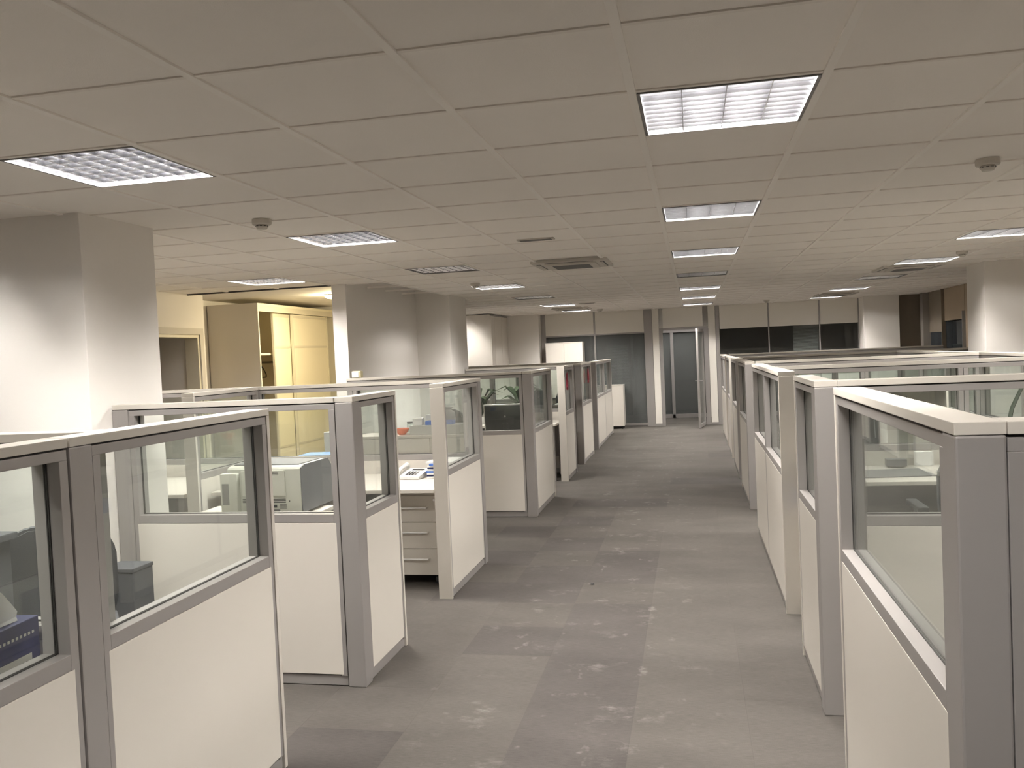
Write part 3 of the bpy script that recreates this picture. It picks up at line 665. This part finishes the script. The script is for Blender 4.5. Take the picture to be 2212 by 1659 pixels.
# cubicle three: low cupboards with clutter
cupboard('low_cupboard', 'long low white cupboard under the orange bowl', -3.15, -2.02, 7.62, 8.02, .95, 3)
zt = .951
o = thing('bowl', 'orange bowl on the low cupboard', 'bowl', (-2.70, 7.74, zt)); obj('shell', MB().lathe([(0, .001), (.03, .001), (.032, .004), (.06, .03), (.072, .06), (.068, .06), (.055, .03), (.028, .008), (0, .008)]), ORANGE, o)
o = thing('glass_jar', 'glass jar with dark lid behind the orange bowl', 'jar', (-2.66, 7.88, zt)); obj('body', MB().lathe([(0, .001), (.034, .001), (.036, .01), (.036, .085), (.03, .095), (0, .095)]), JARG, o); obj('lid', MB().lathe([(0, .095), (.034, .095), (.034, .108), (0, .108)]), BLACK, o)
carton('file_box', 'flat grey box under the blue folder on the low cupboard', 'box', -2.36, 7.80, zt, .48, .26, .085, PAPERG, 0)
carton('tissue_box', 'small white box with print on the grey box', 'box', -2.54, 7.76, zt + .086, .09, .10, .065, PAPER, .1)
carton('white_carton', 'white carton behind the small printed box', 'box', -2.45, 7.89, zt + .086, .10, .07, .085, PAPER, -.05)
carton('ring_binder', 'blue folder lying on the grey box', 'folder', -2.33, 7.77, zt + .086, .26, .12, .035, BLUE, .03)
o = thing('plastic_bag', 'crumpled grey plastic bag behind the blue folder', 'bag', (-2.285, 7.905, zt + .087))
b_ = MB().lathe([(0, 0), (.06, .003), (.075, .05), (.06, .10), (.03, .125), (.045, .15), (0, .14)], seg=18)
for v in b_.bm.verts: v.co.y *= .55; v.co.x += .008 * math.sin(v.co.z * 90 + v.co.y * 60)
obj('bag_body', b_, mat('grey translucent film', (.36, .35, .33), .35, noise=(30, .1)), o)
o = thing('red_tube', 'red tube standing at the white end board', 'tube', (-2.30, 7.79, zt + .122)); obj('tube_body', MB().tube([(0, 0, 0), (0, 0, .15)], [.014, .02], 12), RED, o); obj('tube_cap', MB().tube([(0, 0, .15), (0, 0, .165)], .010, 12), PAPER, o)
desk('white desk behind the long cross partition, left of the low cupboard', -3.55, -3.2, 6.8, 7.6, z=.74)
carton('blue_tray', 'light blue flat box seen right of the wardrobe through glass', 'box', -3.38, 7.35, .74, .30, .3, .09, LBLUE, 0)
carton('white_box', 'pale blue white storage box behind the light blue flat box', 'box', -3.30, 7.75, 0, .28, .22, 1.0, PAPERG, 0, CAPM)
# cubicle four: monitor
desk('white desk carrying the big dark monitor', -3.3, -1.72, 8.72, 9.5)
monitor('large black monitor seen from behind with silver rim', -1.96, 8.93, .74, PI * 0, .46, .29, 5)
chair('dark chair left of the monitor behind the cross partition', -2.95, 9.85, 0)
chair('dark low chair back right of the plant in left cubicle', -2.20, 10.35, 0)
desk('white desk carrying the potted plants', -3.1, -1.75, 10.95, 11.7)
def plant(label, x, y, z, h=.3, n=9, seed=1, group='potted plants', pot=PAPER, wide=.02):
    random.seed(seed); t = thing('potted_plant', label, 'plant', (x, y, z), 0, group)
    obj('pot', MB().lathe([(0, .001), (.045, .001), (.06, .10), (.055, .10), (.05, .085), (0, .085)]), pot, t)
    for k in range(n):
        a = 2 * PI * k / n + random.uniform(-.2, .2); hh = h * random.uniform(.7, 1.1); c, s = math.cos(a), math.sin(a); rr = h * random.uniform(.45, .8)
        P = [(c * .01, s * .01, .08), (c * rr * .3, s * rr * .3, .08 + hh * .6), (c * rr * .65, s * rr * .65, .08 + hh * .85), (c * rr, s * rr, .08 + hh * .75)]
        obj('leaf', MB().tube(P, [wide * .35, wide, wide * .9, .002], 6, flat=.18), GREEN, t)
    return t
plant('potted plant with long green leaves behind the monitor', -2.22, 11.2, .74, .50, 12, 3, wide=.045)
plant('potted plant behind glass, left of the other plant', -2.82, 11.3, .74, .44, 11, 5, wide=.04)
# cubicles five and beyond
cupboard('white_cupboard', 'white cupboard front between two far left aisle partitions', -2.25, -1.76, 11.87, 12.2, .86, 1)
desk('white desk right behind the second red ribbon post', -3.2, -1.76, 12.75, 13.5)
chair('dark chair in the doorway gap between far left partitions', -1.98, 14.05, .2)
monitor('far dark monitor in a left cubicle', -2.3, 12.9, .74, 0, .42, .26)
carton('paper_tray', 'white paper box in far left cubicle behind glass', 'box', -1.95, 13.0, .74, .22, .25, .14, PAPER)
desk('far left white desk of the last cubicle', -3.2, -1.76, 15.4, 16.2)
chair('dark chair at the last left desk', -2.1, 15.05, PI)
def ribbon(label, x, y):
    t = thing('ribbon_garland', label, 'decoration', (x, y, 0), 0, 'red ribbons hanging on aisle partitions')
    obj('ribbon_loop', MB().tube([(0, -.035, 1.38), (0, -.02, 1.30), (0, .01, 1.22), (0, 0, 1.17), (0, -.02, 1.20)], [.005, .013, .017, .014, .005], 8), RED, t)
    obj('ribbon_loop', MB().tube([(0, .045, 1.39), (0, .02, 1.33), (0, .03, 1.25), (0, .01, 1.21)], [.005, .012, .015, .006], 8), RED, t)
    obj('hook', MB().tube([(0, 0, 1.405), (0, 0, 1.30)], .0025, 6), BLACK, t)
ribbon('red ribbon hanging on the glass behind the white front board, far left', -1.625, 11.28)
ribbon('smaller red ribbon on the farther left aisle partition', -1.620, 13.6)
# box on the cap
o = thing('alarm_box', 'small ivory and white box standing on a partition cap', 'box', (-3.47, 8.633, PT + .001)); box('body', CREAMP, o, -.055, .045, -.035, .04, 0, .075, bev=.012); box('front_cover', PAPER, o, -.052, .025, -.042, -.035, .006, .068, bev=.004)
# ------------------------------------------------------------------ wardrobe, lamp, closet, cupboards
wd = thing('wardrobe', 'tall cream sliding door wardrobe, left door partly open', 'wardrobe', (-5.15, 9.7, 0))
WH = 2.425
box('side_panel', WHITE, wd, -.675, 0, 0, .025, 0, WH, bev=.002); box('side_panel', CREAMF, wd, -.675, 0, 2.27, 2.295, 0, WH, bev=.002)
box('top_panel', CREAM, wd, -.675, 0, .025, 2.27, WH - .03, WH); box('back_panel', CREAMF, wd, -.675, -.66, .025, 2.27, 0, WH - .03); box('bottom_panel', CREAMF, wd, -.66, 0, .025, 2.27, 0, .06)
box('fascia', CREAMF, wd, -.02, 0, .025, 2.27, WH - .10, WH - .03, bev=.002); box('door_track', ALUD, wd, -.09, -.021, .03, 2.265, WH - .055, WH - .032)
box('shelf', CREAM, wd, -.62, -.12, .025, 1.1, 1.79, 1.815, bev=.001); box('divider', CREAMF, wd, -.66, -.12, 1.1, 1.12, .06, WH - .03)
obj('hanging_rail', MB().tube([(-.38, .03, 1.70), (-.38, 1.09, 1.70)], .014, 10), ALUD, wd)
def sdoor(y0, y1, x, lab=None):
    d = box('door', CREAM, wd, x - .018, x - .004, y0 + .03, y1 - .03, .07, WH - .105); 
    for a, b in ((y0, y0 + .03), (y1 - .03, y1)): box('door_stile', CREAMF, d, x - .026, x + .004, a, b, .07, WH - .105, bev=.002)
    for z in (.08, .60, 1.89, WH - .135): box('door_rail', ALUD if 0 else CREAMF, d, x - .022, x + .001, y0 + .03, y1 - .03, z - .014, z + .014, bev=.001)
sdoor(.50, 1.60, -.065); sdoor(.965, 2.10, -.028)
def hanger(label, x, y, z, m, rz):
    t = thing('coat_hanger', label, 'hanger', (x, y, z), rz, 'coat hangers in the wardrobe')
    obj('hook', MB().tube([(0, .0, 0), (0, .012, .03), (0, .0, .045), (0, -.014, .035)], .004, 8), BLACK, t)
    obj('shoulders', MB().tube([(0, 0, 0), (-.0, .10, -.055), (0, .19, -.12), (0, .2, -.15), (0, .185, -.165), (0, -.185, -.165), (0, -.2, -.15), (0, -.19, -.12), (0, -.1, -.055), (0, 0, 0)], .0075, 8), m, t)
hanger('black coat hanger on the rail in the open wardrobe', -5.44, 10.24, 1.672, BLACK, math.radians(8))
hanger('coral coat hanger beside the black one in the wardrobe', -5.42, 9.97, 1.672, CORAL, math.radians(8))
lamp = thing('bulkhead_lamp', 'small round lit lamp on the alcove ceiling above the wardrobe', 'lamp', (-4.27, 9.92, CZ + .006))
obj('lamp_base', MB().lathe([(0, 0), (.095, 0), (.095, -.015), (0, -.015)], seg=28), CAPM, lamp)
obj('lamp_dome', MB().lathe([(.088, -.015), (.085, -.03), (.06, -.045), (.03, -.052), (0, -.054)], seg=28), mat('warm lamp glass', (.9, .85, .7), .4, emit=(1, .84, .52), estr=600), lamp)
cl = thing('built_in_closet', 'white built in closet block at far left, brightly lit front', 'closet', (-3.88, 16.74, 0))
box('body', WHITE, cl, -1.5, -.02, 0, 1.55, 0, CZ - .01, bev=.002)
for a, b in ((.0, .30), (.305, .95), (.955, 1.54)): 
    d = box('door', WHITE, cl, -.0195, 0, a + .002, b - .002, .02, CZ - .04, bev=.0015)
box('cornice', ALUD, cl, -.02, .004, 0, 1.55, CZ - .036, CZ - .012)
cupboard('tall_cupboard', 'tall white two door cupboard against the far glass wall', -3.05, -2.26, 18.18, 18.56, 1.865, 2)
cupboard('low_cabinet', 'low white cabinet at far end of the left partitions', -2.22, -1.44, 18.15, 18.56, .92, 2, feet=.06)
# ------------------------------------------------------------------ right cubicles
desk('white desk with telephone and dark mat seen through the lower right pane', .75, 2.5, 5.86, 6.62, 'white office desks')
mt = thing('desk_mat', 'dark grey desk mat on the right cubicle desk', 'desk mat', (1.22, 6.2, .741), .12); box('mat', GREYP, mt, -.30, .30, -.17, .17, 0, .006, bev=.002)
phone('grey desk telephone in the right cubicle', 1.80, 6.40, -.2)
papers('open papers lying on the desk right of the mat in right cubicle', 1.68, 6.10, .742, 3, h=.006, mats=[PAPER, PAPERG])
carton('stapler_box', 'small dark rounded box behind the desk mat', 'box', 1.38, 6.52, .75, .13, .08, .05, GREYP, 0)
carton('white_card_box', 'white card box standing behind the dark mat in right cubicle', 'box', 1.58, 6.58, .741, .12, .04, .10, PAPER, 0)
chair('dark office chair at the right cubicle desk', 1.52, 5.35, PI)
mu = thing('monitor', 'dark monitor turned away in the nearer right cubicle', 'monitor', (.98, 6.43, .741), .3)
shx = thing('side_cabinet', 'white side cabinet visible in the gap left of the second right partition', 'cabinet', (.70, 5.20, 0))
bpy.data.objects.remove(mu)
box('body', WHITE, shx, -.085, .10, 0, .5, .07, .66, bev=.002); box('shelf', WHITE, shx, -.085, .10, 0, .5, .78, .80, bev=.001); box('shelf', WHITE, shx, -.085, .10, 0, .5, .94, .96, bev=.001)
box('back_panel', WHITE, shx, .085, .10, 0, .5, .66, .96); box('foot', BLACK, shx, -.07, .08, .02, .45, 0, .07)
carton('blue_folder', 'small blue folder on the side cabinet in the right gap', 'folder', .69, 5.36, .6605, .12, .2, .10, BLUE, 0)
carton('black_box', 'black box on the shelf of the side cabinet', 'box', .69, 5.36, .8005, .12, .2, .13, BLACK, 0)
plant('plant with one long dark green leaf seen over the nearest right partition', 1.72, 5.0, .76, .40, 5, 11, wide=.02)
fl = thing('plant_stand', 'low white stand under the plant in the right cubicle', 'stand', (1.72, 5.0, 0))
bpy.data.objects.remove(fl)
def pstand():
    t = thing('plant_stand', 'white cube stand under the dark leaved plant', 'stand', (1.95, 4.6, 0)); box('body', WHITE, t, -.15, .15, -.15, .15, 0, .75, bev=.004); box('top_plate', CAPM, t, -.155, .155, -.155, .155, .75, .76, bev=.002)
pstand()
for o_ in bpy.data.objects:
    if o_.get('label', '').startswith('plant with one long'): o_.location = (1.95, 4.6, .761)
bl_ = thing('tall_leaf_plant', 'single tall dark green leaf rising behind the nearest right partition', 'plant', (1.60, 4.85, 0))
obj('pot', MB().lathe([(0, .001), (.10, .001), (.13, .26), (.12, .26), (.11, .23), (0, .23)]), GREYP, bl_)
for dx, dz, q in ((0, 1.41, 0), (.10, 1.12, 1), (-.10, 1.15, 2), (.02, 1.2, 3)):
    obj('leaf', MB().tube([(0, 0, .2), (dx * .2 - .03, .01 * q, dz * .5), (dx * .7 - .045, .02 * q, dz * .78), (dx - .01, .03 * q, dz * .90), (dx + .035, .03 * q, dz * .97), (dx + .04, .03 * q, dz)], [.008, .018, .024, .024, .02, .004], 8, flat=.3), GREEN, bl_)
# shelves and binders behind the third right cross partition
def shelf_unit(label, x0, x1, y0, y1, h, n, seed, group='white open shelf units'):
    random.seed(seed); t = thing('shelf_unit', label, 'shelf', ((x0 + x1) / 2, y0, 0), 0, group); w = (x1 - x0) / 2; d = y1 - y0
    box('side_panel', WHITE, t, -w, -w + .018, 0, d, 0, h, bev=.001); box('side_panel', WHITE, t, w - .018, w, 0, d, 0, h, bev=.001); box('back_panel', WHITE, t, -w + .018, w - .018, d - .01, d, 0, h)
    zs = [.05 + k * (h - .07) / n for k in range(n + 1)]
    for z in zs: box('shelf', WHITE, t, -w + .018, w - .018, 0, d - .01, z - .018, z, bev=.001)
    return t, zs, w, d
BIND = [NAVY, GREYP, BLACK, PAPER, PAPERG, RED, BLUE, CREAMP, CHARC]
def binders(x0, x1, y, z, n, seed, group, hh=.29, dd=.24):
    random.seed(seed); x = x0; k = 0
    while k < n and x < x1 - .06:
        w = random.choice([.05, .07, .075]); m = random.choice(BIND)
        cn = {'navy card': 'navy', 'grey plastic': 'grey', 'black plastic': 'black', 'paper': 'white', 'grey box card': 'light grey', 'red ribbon': 'red', 'blue card': 'blue', 'ivory plastic': 'ivory', 'charcoal fabric': 'charcoal'}[m.name]
        t = thing('ring_binder', f'{cn} ring binder, {["first","second","third","fourth","fifth","sixth","seventh","eighth"][k]} from left {group}', 'binder', (x + w / 2, y, z), 0, f'ring binders {group}')
        h = hh * random.uniform(.93, 1)
        box('cover', m, t, -w / 2 + .001, w / 2 - .001, 0, dd, 0, h, bev=.003); box('spine_label', PAPER, t, -w / 2 + .012, w / 2 - .012, -.0005, 0, h * .45, h * .8)
        x += w + .003; k += 1
u, zs, w, d = shelf_unit('open shelf unit with binders behind the third right cross partition', 1.35, 2.25, 8.45, 8.85, 1.22, 3, 5)
binders(1.38, 2.2, 8.48, zs[1] + .0005, 8, 3, 'on the middle shelf of the right shelf unit'); binders(1.38, 2.2, 8.48, zs[2] + .0005, 8, 9, 'on the upper shelf of the right shelf unit', hh=.30)
u, zs, w, d = shelf_unit('open shelf unit with boxes beside the depthwise right partition', 3.2, 4.2, 8.3, 8.7, 1.30, 3, 6)
binders(3.24, 4.1, 8.33, zs[2] + .0005, 6, 14, 'in the right hand shelf unit', hh=.30)
desk('white desk behind the third right cross partition', .75, 2.6, 7.1, 7.85)
carton('file_box', 'white file box on the desk behind the third right cross partition', 'box', 1.62, 7.35, .741, .3, .22, .24, PAPER, .05, PAPERG)
carton('file_box', 'cream file box right of the white file box', 'box', 2.02, 7.4, .741, .26, .22, .20, CREAMP, -.05)
monitor('dark monitor on the desk behind the third right cross partition', 1.2, 7.45, .74, .1)
chair('dark chair behind the desk of the third right cubicle', 1.7, 8.1, 0)
pedestal('white drawer pedestal beside the depthwise partition in right cubicles', 2.95, 5.9)
desk('white desk at the right in the second right cubicle', 2.75, 4.3, 5.5, 6.6)
cupboard('white_cupboard', 'white two door cupboard with chrome handles in the farther right cubicles', 3.0, 3.9, 7.6, 8.0, 1.15, 2, handles=True)
desk('white desk in the fourth right cubicle', .75, 2.5, 9.6, 10.4)
chair('dark chair in the fourth right cubicle', 1.5, 9.45, PI)
desk('white desk in the fifth right cubicle', .75, 2.5, 13.2, 14.0)
monitor('dark monitor in the fifth right cubicle', 1.4, 13.6, .74, .1)
# bits on the floor
o = thing('bottle_cap', 'tiny dark cap lying on the aisle carpet', 'cap', (-.754, 6.07, 0)); obj('shell', MB().lathe([(0, .001), (.013, .001), (.014, .004), (.012, .011), (0, .012)], seg=14), BLACK, o); obj('ring', MB().lathe([(.0142, .003), (.0150, .003), (.0150, .006), (.0142, .006)], seg=14), GREYP, o)
